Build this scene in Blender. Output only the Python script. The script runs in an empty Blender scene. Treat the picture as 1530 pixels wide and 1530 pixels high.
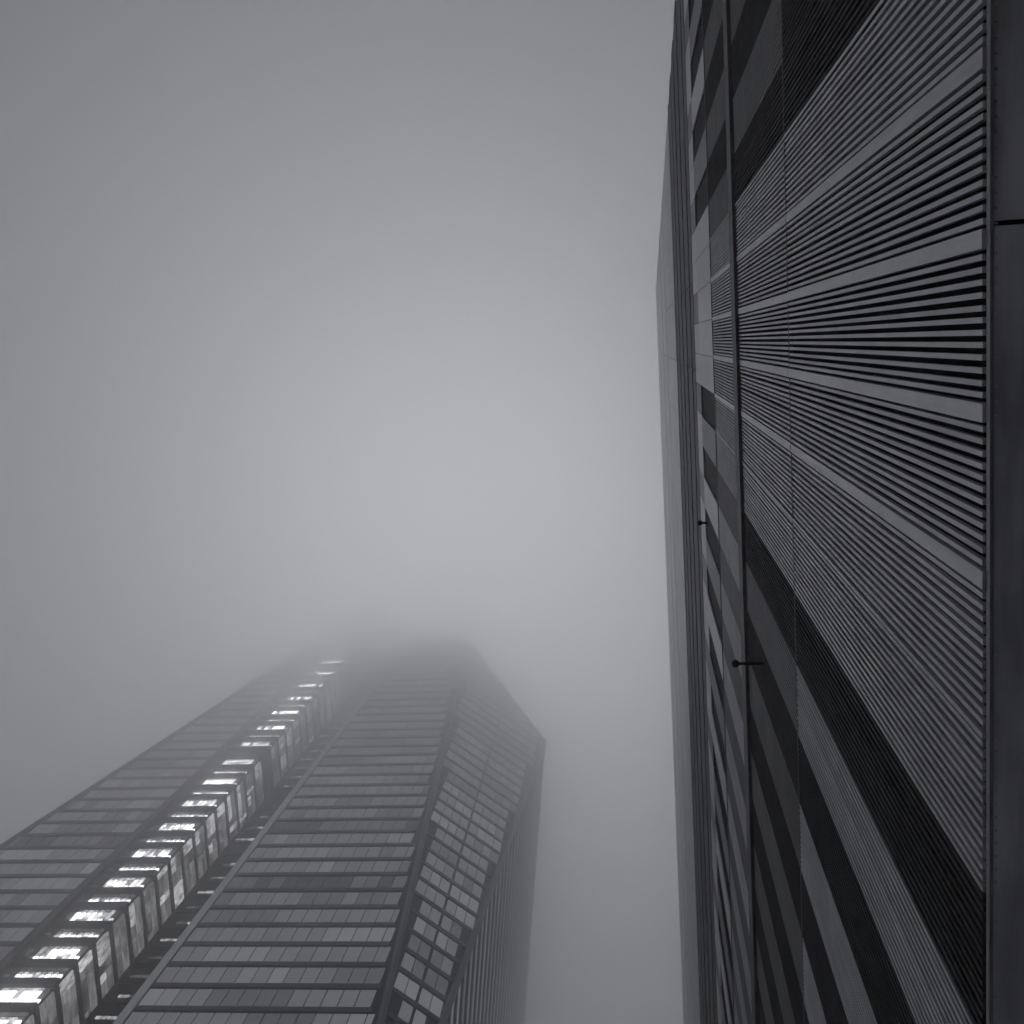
import bpy, bmesh, math, random
from mathutils import Vector, Matrix

random.seed(7)
scene = bpy.context.scene
coll = scene.collection

# ------------------------------------------------------------------ camera
# metres; the camera stands at the origin, 1.6 m above the pavement, looking almost straight up.
# x points to the metal-clad facade, y runs along it, z is up.
FPX, HALF = 1750.0, 765.0
def nrm(v):
    return Vector(v).normalized()
zen = nrm((952 - HALF, -(510 - HALF), FPX))            # zenith in camera space (right, up, forward)
yax = nrm((1475 - HALF, -(13500 - HALF), FPX))
yax = (yax - zen * yax.dot(zen)).normalized()
xax = yax.cross(zen)
if xax.x < 0:
    xax = -xax
right = Vector((xax.x, yax.x, zen.x))
up = Vector((xax.y, yax.y, zen.y))
fwd = Vector((xax.z, yax.z, zen.z))
cam_data = bpy.data.cameras.new("camera")
cam_data.sensor_width = 36.0
cam_data.lens = 36.0 * FPX / (2 * HALF)
cam_data.clip_start = 0.05
cam_data.clip_end = 20000
cam = bpy.data.objects.new("camera", cam_data)
m = Matrix.Identity(4)
for i, v in enumerate((right, up, -fwd)):
    m[0][i], m[1][i], m[2][i] = v.x, v.y, v.z
cam.matrix_world = m
coll.objects.link(cam)
scene.camera = cam

# ------------------------------------------------------------------ sky, sun, exposure
SUN_DIR = (right * (695 - HALF) + up * -(780 - HALF) + fwd * FPX).normalized()   # towards the sun behind the cloud
SUN_EL = math.asin(SUN_DIR.z)
world = bpy.data.worlds.new("World")
scene.world = world
world.use_nodes = True
wn, wl = world.node_tree.nodes, world.node_tree.links
wn.clear()
out = wn.new("ShaderNodeOutputWorld")
bg = wn.new("ShaderNodeBackground")
bg.inputs["Strength"].default_value = 0.07
sky = wn.new("ShaderNodeTexSky")
sky.sky_type = 'NISHITA'
sky.sun_disc = False
sky.sun_elevation = SUN_EL
sky.sun_rotation = math.atan2(SUN_DIR.x, SUN_DIR.y)
sky.dust_density = 1.0
hs = wn.new("ShaderNodeHueSaturation")
hs.inputs["Saturation"].default_value = 0.12           # overcast: the blue is greyed out
wl.new(sky.outputs[0], hs.inputs["Color"])
wl.new(hs.outputs[0], bg.inputs["Color"])
wl.new(bg.outputs[0], out.inputs["Surface"])

sun_data = bpy.data.lights.new("sun", 'SUN')
sun_data.energy = 1.3
sun_data.angle = math.radians(22)
sun_data.color = (0.965, 0.968, 1.0)
sun = bpy.data.objects.new("sun", sun_data)
sun.rotation_euler = SUN_DIR.to_track_quat('Z', 'Y').to_euler()
sun.location = (0, 0, 400)
coll.objects.link(sun)

scene.view_settings.view_transform = 'Standard'
scene.view_settings.look = 'None'
scene.view_settings.gamma = 1.0
scene.view_settings.use_curve_mapping = False
scene.view_settings.exposure = -0.82
cy = scene.cycles
cy.max_bounces = 8
cy.diffuse_bounces = 3
cy.glossy_bounces = 3
cy.volume_bounces = 6
cy.transparent_max_bounces = 16
cy.use_denoising = True
cy.use_adaptive_sampling = True
cy.adaptive_threshold = 0.04

# ------------------------------------------------------------------ materials
def principled(name, col, rough=0.5, metal=0.0, spec=0.5, emit=None, estr=0.0):
    mt = bpy.data.materials.new(name)
    mt.use_nodes = True
    b = mt.node_tree.nodes["Principled BSDF"]
    b.inputs["Base Color"].default_value = (*col, 1) if len(col) == 3 else col
    b.inputs["Roughness"].default_value = rough
    b.inputs["Metallic"].default_value = metal
    b.inputs["Specular IOR Level"].default_value = spec
    return mt

def weathered(name, col, rough=0.5, metal=0.0, spec=0.5, var=0.35, scale=(1, 1, 1), streak=(6, 6, 0.4), rvar=0.12, bump=0.0):
    """a surface with blotches, rain streaks running down it and uneven gloss"""
    mt = principled(name, col, rough, metal, spec)
    nt = mt.node_tree
    n, l = nt.nodes, nt.links
    b = n["Principled BSDF"]
    geo = n.new("ShaderNodeNewGeometry")
    def noise(sc, detail):
        mp = n.new("ShaderNodeMapping"); mp.inputs["Scale"].default_value = sc
        l.new(geo.outputs["Position"], mp.inputs["Vector"])
        t = n.new("ShaderNodeTexNoise"); t.inputs["Scale"].default_value = 1.0
        t.inputs["Detail"].default_value = detail
        l.new(mp.outputs[0], t.inputs["Vector"])
        return t.outputs["Fac"]
    a, s = noise(scale, 4), noise(streak, 5)
    mx = n.new("ShaderNodeMath"); mx.operation = 'ADD'
    l.new(a, mx.inputs[0]); l.new(s, mx.inputs[1])
    mr = n.new("ShaderNodeMapRange")
    mr.inputs["From Min"].default_value = 0.6; mr.inputs["From Max"].default_value = 1.4
    mr.inputs["To Min"].default_value = 1 - var; mr.inputs["To Max"].default_value = 1 + var
    l.new(mx.outputs[0], mr.inputs["Value"])
    oi = n.new("ShaderNodeObjectInfo")
    mo = n.new("ShaderNodeMapRange")
    mo.inputs["To Min"].default_value = 0.84; mo.inputs["To Max"].default_value = 1.14
    l.new(oi.outputs["Random"], mo.inputs["Value"])
    mu = n.new("ShaderNodeMath"); mu.operation = 'MULTIPLY'
    l.new(mr.outputs[0], mu.inputs[0]); l.new(mo.outputs[0], mu.inputs[1])
    sc_ = n.new("ShaderNodeVectorMath"); sc_.operation = 'SCALE'
    sc_.inputs[0].default_value = col
    l.new(mu.outputs[0], sc_.inputs["Scale"])
    l.new(sc_.outputs["Vector"], b.inputs["Base Color"])
    rr = n.new("ShaderNodeMapRange")
    rr.inputs["To Min"].default_value = max(0.02, rough - rvar); rr.inputs["To Max"].default_value = rough + rvar
    l.new(s, rr.inputs["Value"]); l.new(rr.outputs[0], b.inputs["Roughness"])
    if bump:
        bp = n.new("ShaderNodeBump"); bp.inputs["Strength"].default_value = bump; bp.inputs["Distance"].default_value = 0.02
        l.new(a, bp.inputs["Height"]); l.new(bp.outputs[0], b.inputs["Normal"])
    return mt

def lit_glass(name, strength, lo=0.25, hi=1.3, scale=(1.3, 1.3, 1.1)):
    """glazing of a lit room: uneven light from inside"""
    mt = principled(name, (0.12, 0.12, 0.125), 0.15)
    nt = mt.node_tree
    n, l = nt.nodes, nt.links
    b = n["Principled BSDF"]
    geo = n.new("ShaderNodeNewGeometry")
    mp = n.new("ShaderNodeMapping"); mp.inputs["Scale"].default_value = scale
    l.new(geo.outputs["Position"], mp.inputs["Vector"])
    t = n.new("ShaderNodeTexNoise"); t.inputs["Scale"].default_value = 1.0; t.inputs["Detail"].default_value = 3
    l.new(mp.outputs[0], t.inputs["Vector"])
    mr = n.new("ShaderNodeMapRange")
    mr.inputs["From Min"].default_value = 0.3; mr.inputs["From Max"].default_value = 0.7
    mr.inputs["To Min"].default_value = strength * lo; mr.inputs["To Max"].default_value = strength * hi
    l.new(t.outputs["Fac"], mr.inputs["Value"])
    oi = n.new("ShaderNodeObjectInfo")
    mo = n.new("ShaderNodeMapRange"); mo.inputs["To Min"].default_value = 0.55; mo.inputs["To Max"].default_value = 1.25
    l.new(oi.outputs["Random"], mo.inputs["Value"])
    mu = n.new("ShaderNodeMath"); mu.operation = 'MULTIPLY'
    l.new(mr.outputs[0], mu.inputs[0]); l.new(mo.outputs[0], mu.inputs[1])
    b.inputs["Emission Color"].default_value = (0.97, 0.97, 1.0, 1)
    l.new(mu.outputs[0], b.inputs["Emission Strength"])
    mt.cycles.emission_sampling = 'NONE'
    return mt

G = lambda v: (v, v, v * 1.03)
M = {}
M['rib'] = weathered('ribbed_aluminium', G(0.7), 0.45, 0.0, 0.5, 0.3, (1.5, 1.5, 0.8), (14, 14, 0.5))
M['rib_dark'] = weathered('dark_ribbed_metal', G(0.10), 0.75, 0.0, 0.12, 0.3)
M['rib_mid'] = weathered('grey_ribbed_metal', G(0.27), 0.5, 0.0, 0.4, 0.3)
M['rib_light'] = weathered('pale_ribbed_metal', G(0.74), 0.45, 0.0, 0.5, 0.2)
M['pilaster'] = weathered('pale_flat_metal', G(0.68), 0.4, 0.0, 0.5, 0.22, (1.5, 1.5, 0.8), (10, 10, 0.4))
M['backing'] = weathered('black_backing', G(0.04), 0.8, 0.0, 0.05, 0.3)
M['ledge'] = weathered('dark_ledge_metal', G(0.2), 0.6, 0.0, 0.4, 0.3)
M['louvre'] = weathered('louvre_metal', G(0.2), 0.6, 0.0, 0.25, 0.3)
M['parapet'] = weathered('pale_cladding', G(0.6), 0.4, 0.0, 0.5, 0.15, (0.3, 0.3, 0.1), (2, 2, 0.05))
M['trim'] = weathered('bright_trim', G(0.85), 0.22, 1.0, 0.6, 0.1)
M['soffit'] = weathered('soffit_metal', G(0.66), 0.42, 0.0, 0.5, 0.5, (0.8, 0.8, 2), (5, 0.7, 7), bump=0.06)
M['dark_glass'] = weathered('dark_glass', G(0.012), 0.6, 0.0, 0.06, 0.2)
M['body'] = weathered('building_body', G(0.05), 0.7, 0.0, 0.3, 0.3)
M['concrete'] = weathered('concrete', G(0.55), 0.8, 0.0, 0.3, 0.3)
M['lamp'] = weathered('lamp_metal', G(0.02), 0.5)
M['frame'] = weathered('tower_frame', G(0.17), 0.6, 0.0, 0.3, 0.25, (0.2, 0.2, 0.2), (0.8, 0.8, 0.1))
M['spandrel'] = weathered('tower_spandrel', G(0.26), 0.5, 0.0, 0.4, 0.25, (0.2, 0.2, 0.2), (0.8, 0.8, 0.1))
M['corner'] = weathered('corner_metal', G(0.38), 0.5, 0.0, 0.4, 0.2, (0.2, 0.2, 0.2), (0.8, 0.8, 0.1))
M['slab'] = weathered('stair_slab', G(0.02), 0.7, 0.0, 0.2, 0.2)
for i, v in enumerate((0.22, 0.40, 0.55, 0.68, 0.8)):     # reflective solar glass with blinds
    mt_ = M['pane%d' % i] = weathered('blind_glass_%d' % i, G(v), 0.3, 0.4, 0.5, 0.07, (0.12, 0.12, 0.2), (0.2, 0.2, 0.1), 0.03)
    b_ = mt_.node_tree.nodes["Principled BSDF"]            # glow added to brighten the panes, taken as dim office light
    b_.inputs["Emission Color"].default_value = (0.97, 0.98, 1.0, 1)
    b_.inputs["Emission Strength"].default_value = (0.03, 0.08, 0.13, 0.18, 0.3)[i]
    mt_.cycles.emission_sampling = 'NONE'
M['lit'] = lit_glass('lit_glass', 7.0, 0.08, 1.3, (0.5, 0.5, 0.6))
M['lit_upper'] = lit_glass('upper_lit_glass', 16.0, 0.15, 1.2, (0.5, 0.5, 0.6))
M['lit_dim'] = lit_glass('dim_lit_glass', 0.2, 0.0, 1.4, (0.6, 0.6, 0.6))
M['lit_side'] = lit_glass('stair_side_glass', 0.3, 0.2, 1.7, (0.8, 0.5, 2.0))
M['lit_edge'] = lit_glass('bright_stair_edge', 1.3, 0.2, 1.5, (1.2, 2.0, 0.6))
M['lit_slit'] = lit_glass('lit_landing_glass', 1.2, 0.1, 1.7, (1.5, 1.5, 1.5))

# ------------------------------------------------------------------ mesh helpers
class MB:
    def __init__(self):
        self.v, self.f = [], []
    def box(self, x0, x1, y0, y1, z0, z1):
        i = len(self.v)
        self.v += [(x, y, z) for z in (z0, z1) for y in (y0, y1) for x in (x0, x1)]
        self.f += [tuple(i + k for k in q) for q in ((0, 2, 3, 1), (4, 5, 7, 6), (0, 1, 5, 4), (2, 6, 7, 3), (0, 4, 6, 2), (1, 3, 7, 5))]
        return self
    def prism(self, pts, off):
        """closed prism: front outline pts, back outline pts + off"""
        i, k = len(self.v), len(pts)
        off = Vector(off)
        self.v += [tuple(p) for p in pts] + [tuple(Vector(p) + off) for p in pts]
        self.f.append(tuple(range(i, i + k)))
        self.f.append(tuple(range(i + 2 * k - 1, i + k - 1, -1)))
        for a in range(k):
            b = (a + 1) % k
            self.f.append((i + b, i + a, i + k + a, i + k + b))
        return self
    def tube(self, a, b, r0, r1, n=10):
        a, b = Vector(a), Vector(b)
        d = (b - a).normalized()
        u = d.orthogonal().normalized(); w = d.cross(u)
        i = len(self.v)
        for p, r in ((a, r0), (b, r1)):
            for k in range(n):
                t = 2 * math.pi * k / n
                self.v.append(tuple(p + (u * math.cos(t) + w * math.sin(t)) * r))
        for k in range(n):
            q = (k + 1) % n
            self.f.append((i + k, i + q, i + n + q, i + n + k))
        self.f.append(tuple(i + k for k in reversed(range(n))))
        self.f.append(tuple(i + n + k for k in range(n)))
        return self
    def mesh(self, name, mat):
        me = bpy.data.meshes.new(name)
        me.from_pydata(self.v, [], self.f)
        bm = bmesh.new(); bm.from_mesh(me)
        bmesh.ops.recalc_face_normals(bm, faces=bm.faces)
        bm.to_mesh(me); bm.free()
        me.materials.append(M[mat])
        return me
    def build(self, name, mat, parent=None, kind=None):
        return link(name, self.mesh(name, mat), parent, kind=kind)

def link(name, me, parent=None, loc=(0, 0, 0), kind=None):
    o = bpy.data.objects.new(name, me)
    o.location = loc
    coll.objects.link(o)
    if parent is not None:
        o.parent = parent
    if kind:
        o["kind"] = kind
    return o

def thing(name, label, cat, group=None, loc=(0, 0, 0)):
    o = bpy.data.objects.new(name, None)
    o.empty_display_size = 1.0
    coll.objects.link(o)
    o.location = loc
    o["label"], o["category"] = label, cat
    if group:
        o["group"] = group
    return o

def clip(poly, a, b, c):
    """keep the part of a 2-D polygon where a*x + b*y + c >= 0"""
    res = []
    for i in range(len(poly)):
        p, q = poly[i], poly[(i + 1) % len(poly)]
        dp, dq = a * p[0] + b * p[1] + c, a * q[0] + b * q[1] + c
        if dp >= 0:
            res.append(p)
        if (dp >= 0) != (dq >= 0):
            t = dp / (dp - dq)
            res.append((p[0] + t * (q[0] - p[0]), p[1] + t * (q[1] - p[1])))
    return res

# ------------------------------------------------------------------ ground
GZ = -1.6
MB().box(-800, 3300, -2300, 2300, GZ - 0.5, GZ).build('ground', 'concrete', kind='structure')

# ------------------------------------------------------------------ metal-clad building beside the camera
D = 2.62                     # distance from the camera to the plane of the cladding
PITCH, S0 = 1.31, -1.93      # column grid along the facade
ZS, ZJ, ZB, ZC, ZD, ZE, ZT = 9.25, 21.0, 31.0, 41.6, 55.0, 79.5, 150.0
EA, EB = (-7.0, 147.0), (-23.5, 9.0)     # the leaning corner edge of the facade: (y, z) top and bottom
def inside(poly):
    """trim a (y, z) outline to the leaning corner edge"""
    k = (EA[0] - EB[0]) / (EA[1] - EB[1])
    return clip(poly, 1.0, -k, k * EB[1] - EB[0])

office = thing('office_building', 'tall dark office building clad in ribbed metal above a flat soffit', 'building')
outline = inside([(-40, ZS + 0.05), (110, ZS + 0.05), (110, ZT), (-40, ZT)])
body = MB().prism([(D + 0.10, y, z) for y, z in outline], (45, 0, 0)).build('facade', 'backing', office)
MB().box(8.0, 40, -20, 105, GZ, ZS - 0.2).build('base_wall', 'body', office)
col_me = MB().box(-0.45, 0.45, -0.45, 0.45, GZ, ZS - 0.2).mesh('column', 'concrete')
for k in range(14):
    link('column', col_me, office, (4.6, -18 + k * 7.86, 0))

def ycol(j):
    return S0 + PITCH * j

def panel(j, z0, z1, mat, x=D, t=0.06, name='metal_panel', wide=1, inset=0.012):
    poly = inside([(ycol(j) + inset, z0), (ycol(j + wide) - inset, z0), (ycol(j + wide) - inset, z1), (ycol(j) + inset, z1)])
    if len(poly) < 3:
        return None
    return MB().prism([(x, y, z) for y, z in poly], (t, 0, 0)).build(name, mat, body)

PW = 0.17                    # width of the flat strip at each column line
NR = 12
RP = (PITCH - PW) / NR
RW = RP * 0.47
def rib_mesh(z0, z1, mat, depth=0.05):
    return MB().box(D, D + depth, -RW / 2, RW / 2, z0, z1).mesh('rib', mat)
def ribbed_sheet(z0, z1, mat, depth=0.05):
    b = MB()
    for k in range(-1, NR + 1):
        c = PW / 2 + RP * (k + 0.5)
        b.box(D, D + depth, c - RW / 2, c + RW / 2, z0, z1)
    return b.mesh('ribbed_panel', mat)

rows = [  # z range, columns, columns whose ribs are separate pieces
    (ZS + 0.12, ZJ - 0.05, range(-8, 16), range(-2, 7)),
    (ZJ + 0.05, ZB, range(-12, 22), range(-2, 6)),
    (ZB + 1.3, ZC - 0.05, range(-15, 30), ()),
]
def row_mat(r, j):
    if -1 <= j <= 4:
        return 'rib' if not (r == 0 and j == -1) else 'rib'
    if r == 0:
        if j == 5: return 'rib_dark'
        if j == -2: return 'rib_dark'
        return 'rib_light' if j % 2 == 0 else 'rib_dark'
    if r == 1:
        if j == -2: return 'rib_dark'
        if j < 0: return 'rib_mid' if j % 2 else 'rib_dark'
        return 'rib_mid' if j % 2 == 0 else 'rib_dark'
    if j < 0: return 'rib_mid' if j % 2 == 0 else 'rib_dark'
    return 'rib_light' if j % 2 == 0 else 'rib_mid'

cache = {}
for r, (z0, z1, cols, single) in enumerate(rows):
    for j in cols:
        edge = EB[0] + (EA[0] - EB[0]) * (z1 - EB[1]) / (EA[1] - EB[1])
        if ycol(j) < edge:
            continue
        mt = row_mat(r, j)
        if j in single:
            if (r, mt, 'rib') not in cache:
                cache[(r, mt, 'rib')] = rib_mesh(z0, z1, mt)
            for k in range(0 if 0 <= j <= 3 else -1, NR + (0 if -1 <= j <= 2 else 1 if j != 3 else 0)):
                link('rib', cache[(r, mt, 'rib')], body, (random.uniform(-0.003, 0.003), ycol(j) + PW / 2 + RP * (k + 0.5) + random.uniform(-0.0035, 0.0035), 0)).rotation_euler = (random.uniform(-0.0003, 0.0003), 0, 0)
        else:
            if (r, mt) not in cache:
                cache[(r, mt)] = ribbed_sheet(z0, z1, mt)
            o = link('ribbed_panel', cache[(r, mt)], body, (0, ycol(j), 0))
        # flat strip on the column line: wide in the middle of the facade, thin or missing further along
        if 0 <= j <= 3:
            pw, pm = PW, 'pilaster'
        elif j in (-1, 4):
            pw, pm = 0.07, 'pilaster'
        else:
            continue
        if (r, pw, 'pil') not in cache:
            cache[(r, pw, 'pil')] = MB().box(D - 0.012, D + 0.07, -pw / 2 + 0.012, pw / 2 - 0.012, z0 - 0.03, z1 + 0.02).mesh('pilaster', pm)
        link('pilaster', cache[(r, pw, 'pil')], body, (random.uniform(-0.003, 0.003), ycol(j) + (0 if pw > 0.1 else -0.04) + random.uniform(-0.006, 0.006), 0))

# the joint between the two lower rows, the dark ledge above them
MB().box(D - 0.004, D + 0.08, -22, 60, ZJ - 0.035, ZJ + 0.035).build('joint_strip', 'ledge', body)
MB().box(D - 0.085, D + 0.08, -20.4, 90, ZB + 0.05, ZB + 1.25).build('ledge', 'ledge', body)
MB().box(D - 0.02, D + 0.08, -20, 90, ZC - 0.02, ZC + 0.16).build('joint_strip', 'ledge', body)

# smooth panels and dark windows above the ribbed rows
for j in range(-16, 42):
    if -1 <= j <= 2:
        mt, x = 'parapet', D
    elif j % 2:
        mt, x = ('dark_glass', D + 0.07)
    else:
        mt, x = ('parapet' if j % 4 else 'rib_mid', D)
    nm = 'glass_panel' if mt == 'dark_glass' else 'metal_panel'
    panel(j, ZC + 0.2, ZD - 4.2, mt, x, 0.05, nm)
    panel(j, ZD - 4.1, ZD - 0.1, 'parapet' if j % 3 else 'rib_mid', D + 0.01, 0.05)

# band of horizontal louvres, in lengths of three columns
nl = 9
for jj in range(-6, 24):
    j = jj * 3 - 1
    for k in range(nl):
        za = ZD + 0.1 + (ZE - ZD - 0.3) * k / nl
        zb = ZD + 0.1 + (ZE - ZD - 0.3) * (k + (0.9 if k % 3 else 0.96)) / nl
        panel(j + 0.58, za, zb, 'louvre', D - 0.03 * (k % 2), 0.08, 'louvre', 3, 0.02)

# pale cladding up to the roof edge, thin projecting bright ribs across it
levels = [ZE, 92, 106, 121, 136, ZT - 0.3]
for jj in range(-6, 27):
    j = jj * 3 - 1
    for a, b in zip(levels, levels[1:]):
        panel(j + 0.58, a + 0.06, b - 0.06, 'parapet', D, 0.07, 'cladding_panel', 3, 0.02)
for z, p, h in ((ZE, 0.06, 0.5), (106, 0.05, 0.5), (121, 0.07, 0.7), (136, 0.06, 0.5), (ZT - 1.2, 0.09, 1.0)):
    k = (EA[0] - EB[0]) / (EA[1] - EB[1])
    ya = EB[0] + k * (z + h - EB[1])
    MB().box(D - p, D + 0.05, ya, 105, z - h / 2, z + h / 2).build('string_course', 'trim' if z > 100 else 'parapet', body)

# soffit
soffit = MB().box(D + 0.16, 30, -24, 100, ZS + 0.03, ZS + 0.3).build('soffit', 'backing', office)
MB().box(D + 0.012, D + 0.04, -23.3, 100, ZS - 0.03, ZS + 0.06).build('edge_trim', 'corner', soffit)
studs = MB()
for k in range(110):                     # row of small fixings along the edge of the soffit
    y = -6 + 0.11 * k
    studs.tube((D + 0.062, y, ZS - 0.035), (D + 0.062, y, ZS + 0.01), 0.008, 0.012, 6)
studs.build('fixings', 'pilaster', soffit, kind='stuff')
for k in range(-3, 10):
    ya, yb = -0.72 + 9.17 * k, -0.72 + 9.17 * (k + 1)
    for a in range(3):
        xa = D + 0.045 + a * 2.1
        link('soffit_panel', MB().box(xa, xa + 2.08, ya + 0.02, yb - 0.02, ZS - 0.02, ZS + 0.02).mesh('soffit_panel', 'soffit'), soffit, (0, 0, 0.02 * (k % 2)))
# ------------------------------------------------------------------ lamps on arms fixed to the facade
def wall_lamp(y, z, reach, r, label):
    t = thing('wall_lamp', label, 'lamp', loc=(D, y, z))
    MB().box(-0.02, 0.06, -0.05, 0.05, -0.09, 0.09).build('bracket', 'lamp', t)
    MB().tube((0, 0, 0), (-reach, 0, 0.05), r * 0.42, r * 0.36).build('arm', 'lamp', t)
    b = MB()
    n = 12
    prof = [(0.0, -1.15), (0.45, -1.1), (0.8, -0.75), (1.0, -0.2), (0.95, 0.35), (0.6, 0.8), (0.0, 0.95)]
    rings = []
    for rr, hz in prof:
        rings.append([len(b.v) + q for q in range(n)])
        for q in range(n):
            a = 2 * math.pi * q / n
            b.v.append((-reach + rr * r * math.cos(a), rr * r * math.sin(a), 0.05 + hz * r))
    for ra, rb in zip(rings, rings[1:]):
        for q in range(n):
            b.f.append((ra[q], ra[(q + 1) % n], rb[(q + 1) % n], rb[q]))
    b.build('lamp_head', 'lamp', t)
wall_lamp(7.65, 27.2, 0.62, 0.095, 'round dark lamp on a long arm just below the ledge of the ribbed facade')
wall_lamp(7.9, 50.5, 0.24, 0.12, 'small dark lamp on a short arm among the dark windows above the ledge')

# ------------------------------------------------------------------ the skyscraper in the fog
TY = 60.0
XL, XB, XR = -67.2, -59.9, -50.8          # recess: left edge, corner of the glazed stair, right edge
YB = 66.8                                 # back of the recess
FH = 4.04                                 # storey height
ZTOP, ZSH = 238.0, 206.0           # top of the front, and of the lower shoulder at the corner
def e0(z): return -84.2 + 0.129 * (z - 135.5)       # leaning outer edge of the left wing
def e1(z): return -28.9 - 0.0862 * (z - 134.9) - 0.0000 * z     # leaning edge between front and corner facet
TD = Vector((0.8, 0.6, 0.0))
def wf(z): return max(0.0, 6.14 + 0.1275 * (z - 102.75))   # width of the corner facet
def e2(z): return Vector((e1(z), TY, z)) + TD * wf(z)
ZAP = 102.75 - 6.14 / 0.1275                 # apex of the facet

tower = thing('skyscraper', 'tall faceted skyscraper with a lit glazed stair shaft, its top lost in fog', 'building', loc=(-50, 80, GZ))
tower_base = Vector((-50, 80, GZ))
def tpart(mb, name, mat, parent=None, kind=None):
    o = mb.build(name, mat, tower if parent is None else parent, kind)
    if parent is None:
        o.location = -tower_base
    return o

# walls behind the glazing
wing = tpart(MB().prism([(e0(GZ), TY, GZ), (XL, TY, GZ), (XL, TY, 236), (e0(236), TY, 236)], (0, 40, 0)), 'facade', 'frame')
main = tpart(MB().prism([(XR, TY, GZ), (e1(ZAP), TY, GZ), (e1(ZAP), TY, ZAP), (e1(ZTOP), TY, ZTOP), (XR, TY, ZTOP)], (0, 4.0, 0)), 'facade', 'frame')
n_f = Vector((-0.0862, 0, 1)).cross(TD).normalized()
if n_f.y > 0:
    n_f = -n_f
p_top1 = Vector((e1(ZTOP), TY, ZTOP)); p_top2 = e2(ZSH); p_ap = Vector((e1(ZAP), TY, ZAP))
facet = tpart(MB().prism([p_ap, p_top2, p_top1], -n_f * 3.0), 'corner_facet', 'frame')
xs = e2(150).x
side = tpart(MB().prism([p_ap, (p_ap.x - 0.125 * (126 - TY), 126, ZAP), (p_top2.x - 0.125 * (126 - p_top2.y), 126, ZSH), p_top2], (-3, 0, 0)), 'side_facade', 'frame')
tpart(MB().prism([(p_ap.x, TY + 0.1, GZ), (p_ap.x - 8.25, 126, GZ), (p_ap.x - 8.25, 126, ZAP), (p_ap.x, TY + 0.1, ZAP)], (-3, 0, 0)), 'side_base', 'frame')
tpart(MB().box(XL + 0.1, XB - 0.15, TY + 0.2, YB + 20, GZ, 262), 'stair_core', 'slab')
core = [c for c in tower.children if c.name.startswith('stair_core')][0]
tpart(MB().box(XB - 0.15, XR + 0.5, YB, YB + 14, GZ, 250), 'recess_wall', 'slab')
recess = [c for c in tower.children if c.name.startswith('recess_wall')][0]

pane_cache = {}
def front_pane(x0, x1, z0, z1, mat, parent, name='window_pane', y=TY):
    w, h = round(x1 - x0, 2), round(z1 - z0, 2)
    key = (w, h, mat, name)
    if key not in pane_cache:
        pane_cache[key] = MB().box(0, w, -0.10, 0.05, 0, h).mesh(name, mat)
    return link(name, pane_cache[key], parent, (x0, y, z0))

DARK_FLOORS = {29: 0.9, 33: 0.7, 36: 0.15, 44: 0.2}
def floor_tone(k, face):
    random.seed(k * 31 + face * 977)
    return random.random()
def pane_mat(k, i, face):
    """blinds and the added glow vary in runs along a storey"""
    base = 2.0
    t = math.sin(i * 0.55 + k * 2.1 + face * 1.7) + 0.8 * math.sin(i * 0.21 + k * 5.3 + face)
    random.seed(k * 7919 + i * 104729 + face * 13)
    t += random.uniform(-0.7, 0.7)
    if k in (30, 34) and face in (1,):
        base -= 1.4
    if k == 33 and face == 0:
        base -= 1.6
    return 'pane%d' % max(0, min(4, int(round(base + 0.55 * t))))

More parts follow.
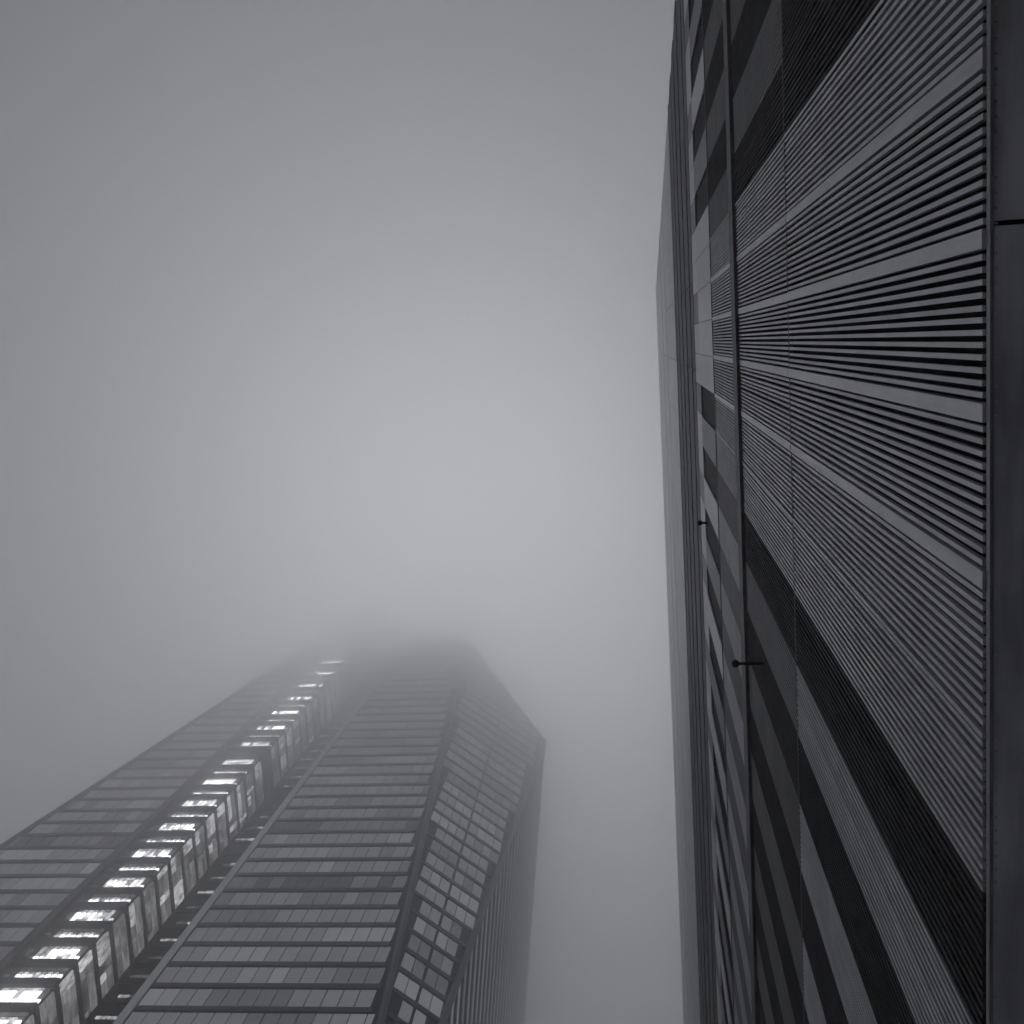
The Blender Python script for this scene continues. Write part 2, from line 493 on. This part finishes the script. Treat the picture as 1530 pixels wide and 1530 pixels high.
K0, K1 = 20, int(ZTOP / FH)               # storeys in or near the view
KSOLO = 31                                # up to here panes are separate pieces
MW, FW = 1.62, 1.3
Z_OFF = 98.3 - 24 * FH                    # floor line seen at z = 98.3
def zfl(k): return Z_OFF + k * FH
rest = {}
def add_rest(face, mat, pts, off):
    rest.setdefault((face, mat), MB()).prism(pts, off)
faces = {0: wing, 1: main, 2: facet}
n_solo = 0
for k in range(K0, K1):
    z0, z1 = zfl(k) + 1.0, zfl(k) + FH - 0.18
    if z1 > ZTOP - 1:
        break
    zm = 0.5 * (z0 + z1)
    # left wing and main front
    for face, xa, xb in ((0, e0(z1) + 0.5, XL - 0.9), (1, XR + 1.0, e1(z1) - 0.65)):
        # spandrel under the windows
        if xb - xa > 1.0:
            link_o = MB().box(xa, xb, TY - 0.18, TY - 0.004, zfl(k) + 0.12, zfl(k) + 0.86).build('spandrel', 'spandrel', faces[face])
        x1p = xb if face == 0 else None
        n = int((xb - xa) / MW) + 1
        for i in range(n):
            if face == 0:
                b = xb - i * MW; a = max(xa, b - MW)
            else:
                a = xa + i * MW; b = min(xb, a + MW)
            if b - a < 0.5:
                continue
            mt = pane_mat(k, i, face)
            if k <= KSOLO and k >= 23:
                front_pane(a + 0.07, b - 0.07, z0, z1, mt, faces[face]); n_solo += 1
            else:
                add_rest(face, mt, [(a + 0.07, TY - 0.1, z0), (b - 0.07, TY - 0.1, z0), (b - 0.07, TY - 0.1, z1), (a + 0.07, TY - 0.1, z1)], (0, 0.15, 0))
    # corner facet
    def fp(b, z):
        return Vector((e1(z), TY, z)) + TD * (wf(z) / 2 + b)
    if wf(z0) > 2.5:
        nn = int(wf(z1) / FW / 2) + 1
        w_, s_ = wf(zfl(k)) / 2 - 0.5, wf(zfl(k)) / 2 - 0.5
        we = min(w_, (wf(ZSH) * (ZTOP - zfl(k) - 1) / (ZTOP - ZSH) if zfl(k) + 1 > ZSH else 99) - wf(zfl(k)) / 2 - 0.4)
        q = [fp(-w_, zfl(k) + 0.12), fp(we, zfl(k) + 0.12), fp(we, zfl(k) + 0.9), fp(-w_, zfl(k) + 0.9)]
        MB().prism([p + n_f * 0.14 for p in q], -n_f * 0.12).build('spandrel', 'spandrel', facet)
        for i in range(-nn, nn):
            a, b = i * FW + (0.12 if i >= 0 else -0.12), (i + 1) * FW + (0.12 if i >= 0 else -0.12)
            lim = wf(z0) / 2 - 0.35
            top = wf(ZSH) * (ZTOP - z1) / (ZTOP - ZSH) if z1 > ZSH else 99
            if a < -lim or b > lim or b + wf(z1) / 2 > top - 0.5:
                continue
            mt = pane_mat(k, i + 50, 2)
            q = [fp(a + 0.06, z0), fp(b - 0.06, z0), fp(b - 0.06, z1), fp(a + 0.06, z1)]
            q = [p + n_f * 0.10 for p in q]
            if k <= KSOLO + 3:
                MB().prism(q, -n_f * 0.15).build('window_pane', mt, facet); n_solo += 1
            else:
                add_rest(2, mt, q, -n_f * 0.15)
for (face, mt), b in rest.items():
    b.build('window_panes', mt, faces[face], kind='stuff')

# edges of the facets
def edge_bar(pa, pb, r, mat, parent):
    MB().tube(pa, pb, r, r, 6).build('corner_trim', mat, parent)
edge_bar(p_ap, p_top1, 0.42, 'corner', main)
edge_bar(p_ap, p_top2, 0.42, 'corner', facet)
edge_bar((e0(GZ), TY, GZ), (e0(236), TY, 236), 0.35, 'corner', wing)
MB().box(XL - 0.85, XL + 0.05, TY - 0.12, TY + 0.3, GZ, 236).build('corner_trim', 'frame', wing)
MB().box(XR - 0.05, XR + 0.8, TY - 0.12, TY + 0.3, GZ, ZTOP).build('corner_trim', 'pane2', main)  # trim made lighter with pane material, so it carries the added glow too

# side facade: long bands of glass and spandrel
for k in range(K0, K1):
    z = zfl(k)
    if z < ZAP + 8 or z > ZSH - 5:
        continue
    ys, ye = e2(z).y + 0.8, 126 - 0.8
    xa = p_ap.x + (p_top2.x - p_ap.x) * (z - ZAP) / (ZSH - ZAP)
    y_e2 = e2(z).y
    def band(za, zb, out, name, mat):
        pts = [(xa - 0.125 * (y - y_e2) + out, y, q) for y, q in ((ys, za), (ye, za), (ye, zb), (ys, zb))]
        MB().prism(pts, (-0.5, 0, 0)).build(name, mat, side)
    band(z + 0.1, z + 0.9, 0.24, 'spandrel', 'spandrel')
    band(z + 1.05, z + FH - 0.2, 0.10, 'glass_band', 'pane%d' % random.choice((1, 2, 2, 3)))

# glazed stair: front grid of small panes, side panes, landings
GC, GR = 7, 3
for k in range(20, 63):
    z = zfl(k) + 1.2
    tall = (k % 2 == 0)
    plant = k in (41,)
    MB().box(XL + 0.6, XB + 0.02, TY - 0.25, TY + 0.3, z - 0.95, z - (0.05 if tall else -0.35)).build('floor_slab', 'slab', core)
    MB().box(XB - 0.3, XB + 0.12, TY + 0.31, YB - 0.05, z - 0.75, z - 0.1).build('floor_slab', 'slab', core)
    if plant:
        continue
    W = (XB - XL - 0.9) / (GC + 3)
    rws = ((0.05, 1.0), (1.12, 2.45), (2.6, 3.0)) if tall else ((0.42, 1.45), (1.6, 1.95), (2.3, 2.75))
    for ri, (a, b) in enumerate(rws):
        for c in range(GC + 3):
            x = XL + 0.7 + c * W
            if c < 2:
                mt = 'lit_dim'
                if random.random() < 0.35 or ri == 2:
                    continue
            elif c == GC + 2:
                mt = 'lit_dim' if ri else 'lit'
            else:
                mt = ('lit' if ri < 2 else 'lit_slit') if tall else ('lit' if ri == 0 else ('lit_slit' if ri == 1 else 'lit_dim'))
            random.seed(k * 1009 + ri * 31 + c)
            if mt == 'lit' and random.random() < 0.14:
                mt = 'lit_slit'
            if mt == 'lit' and k >= 44:
                mt = 'lit_upper'
            if 25 <= k <= 36 and c >= 2:
                front_pane(x + 0.1, x + W - 0.1, z + a, z + b, mt, core, 'lit_pane', TY + 0.16)
            else:
                rest_key = ('core', mt)
                rest.setdefault(rest_key, MB()).box(x + 0.05, x + W - 0.05, TY + 0.06, TY + 0.21, z + a, z + b)
    # side
    random.seed(k * 53 + 5)
    cuts = sorted([0.0, 1.0] + [random.uniform(0.08, 0.92) for _ in range(4)])
    for i, (ca, cb) in enumerate(zip(cuts, cuts[1:])):
        if cb - ca < 0.04:
            continue
        ya, yb = TY + 0.4 + ca * (YB - TY - 0.5), TY + 0.4 + cb * (YB - TY - 0.5)
        zz = z + random.choice((0.0, 0.0, 0.35))
        mt = random.choice(('lit_edge', 'lit_side', 'lit_edge')) if i == 0 else random.choice(('lit_side', 'lit_side', 'lit_side', 'lit_dim', 'lit_edge'))
        mt2 = mt if random.random() < 0.6 else 'lit_side'
        for za_, zb_, m_ in ((zz, z + FH * 0.36 - 0.05, mt), (z + FH * 0.36 + 0.1, z + FH - 1.05, mt2)):
            if 24 <= k <= 46:
                MB().box(XB - 0.15, XB + 0.05, ya + 0.05, yb - 0.05, za_, zb_).build('side_pane', m_, core)
            else:
                rest.setdefault(('core', m_), MB()).box(XB - 0.15, XB + 0.05, ya + 0.05, yb - 0.05, za_, zb_)
    # landing at the back of the recess
    random.seed(k * 17)
    x0, x1 = XB + random.uniform(0.5, 1.6), XB + random.uniform(4.0, 6.0)
    MB().box(XB + 0.3, XR - 0.2, YB - 0.15, YB, z - 0.7, z - 0.35).build('landing', 'slab', recess)
    nw = random.choice((2, 3, 3))
    for q in range(nw):
        mt = random.choice(('lit_slit', 'lit_slit', 'lit_dim'))
        xa, xb = x0 + (x1 - x0) * q / nw, x0 + (x1 - x0) * (q + 1) / nw - 0.12
        MB().box(xa, xb, YB - 0.12, YB + 0.05, z + 0.5, z + random.uniform(0.85, 1.05)).build('landing_window', mt, recess)
for key, b in rest.items():
    if key[0] == 'core':
        b.build('stair_panes', key[1], core, kind='stuff')

# ------------------------------------------------------------------ air: thin even haze, and the low cloud the towers reach into
def volume_mat(name, density, g, ramp=None):
    mt = bpy.data.materials.new(name)
    mt.use_nodes = True
    n, l = mt.node_tree.nodes, mt.node_tree.links
    n.clear()
    o = n.new("ShaderNodeOutputMaterial")
    v = n.new("ShaderNodeVolumePrincipled")
    v.inputs["Color"].default_value = (0.975, 0.977, 0.99, 1)
    v.inputs["Anisotropy"].default_value = g
    v.inputs["Density"].default_value = density
    l.new(v.outputs[0], o.inputs["Volume"])
    return mt
M['haze'] = volume_mat('haze_air', 0.0007, 0.5)
GXS = [-820, -560, -380] + list(range(-300, 301, 30)) + [380, 560, 1000, 1900, 3300]
GYS = [-2400, -1200, -600, -380] + list(range(-300, 301, 30)) + [380, 600, 1200, 2400]
LEVELS = (72.0, 142.0, 196.0, 244.0)
WAVE = (5.0, 9.0, 9.0, 2.0)
def undulation(i, x, y):
    """uneven underside and top of a fog layer"""
    p = i * 1.9
    return WAVE[i] * (0.5 * math.sin(x / 61 + 1.3 * math.sin(y / 83 + p) + p) + 0.45 * math.sin(y / 47 + 1.1 * math.sin(x / 55 - p) + 2 * p)
                      + 0.25 * math.sin((x + y) / 27 + 3 * p))
for i, dens in enumerate((0.009, 0.024, 0.055)):
    M['cloud%d' % i] = volume_mat('cloud_layer_%d' % i, dens, 0.84)
    b = MB()
    nx, ny = len(GXS), len(GYS)
    for lev, sh in ((i, 0.002), (i + 1, -0.002)):
        for y in GYS:
            for x in GXS:
                b.v.append((x, y, LEVELS[lev] + undulation(lev, x, y) + sh))
    N = nx * ny
    for q in range(ny - 1):
        for p in range(nx - 1):
            k = q * nx + p
            b.f.append((k, k + nx, k + nx + 1, k + 1))
            b.f.append((N + k, N + k + 1, N + k + nx + 1, N + k + nx))
    for p in range(nx - 1):
        for k in (p, (ny - 1) * nx + p):
            b.f.append((k, k + 1, N + k + 1, N + k))
    for q in range(ny - 1):
        for k in (q * nx, q * nx + nx - 1):
            b.f.append((k, k + nx, N + k + nx, N + k))
    c = b.build('low_cloud', 'cloud%d' % i, kind='stuff')
    c["label"] = 'layer of low grey cloud swallowing the tops of the towers'
    c["category"] = 'cloud'
    c["group"] = 'layers of low cloud'
h = MB().box(-900, 3400, -2500, 2500, GZ - 1.5, 290).build('haze', 'haze', kind='stuff')
h["label"] = 'thin grey haze filling the air between the towers'
h["category"] = 'haze'
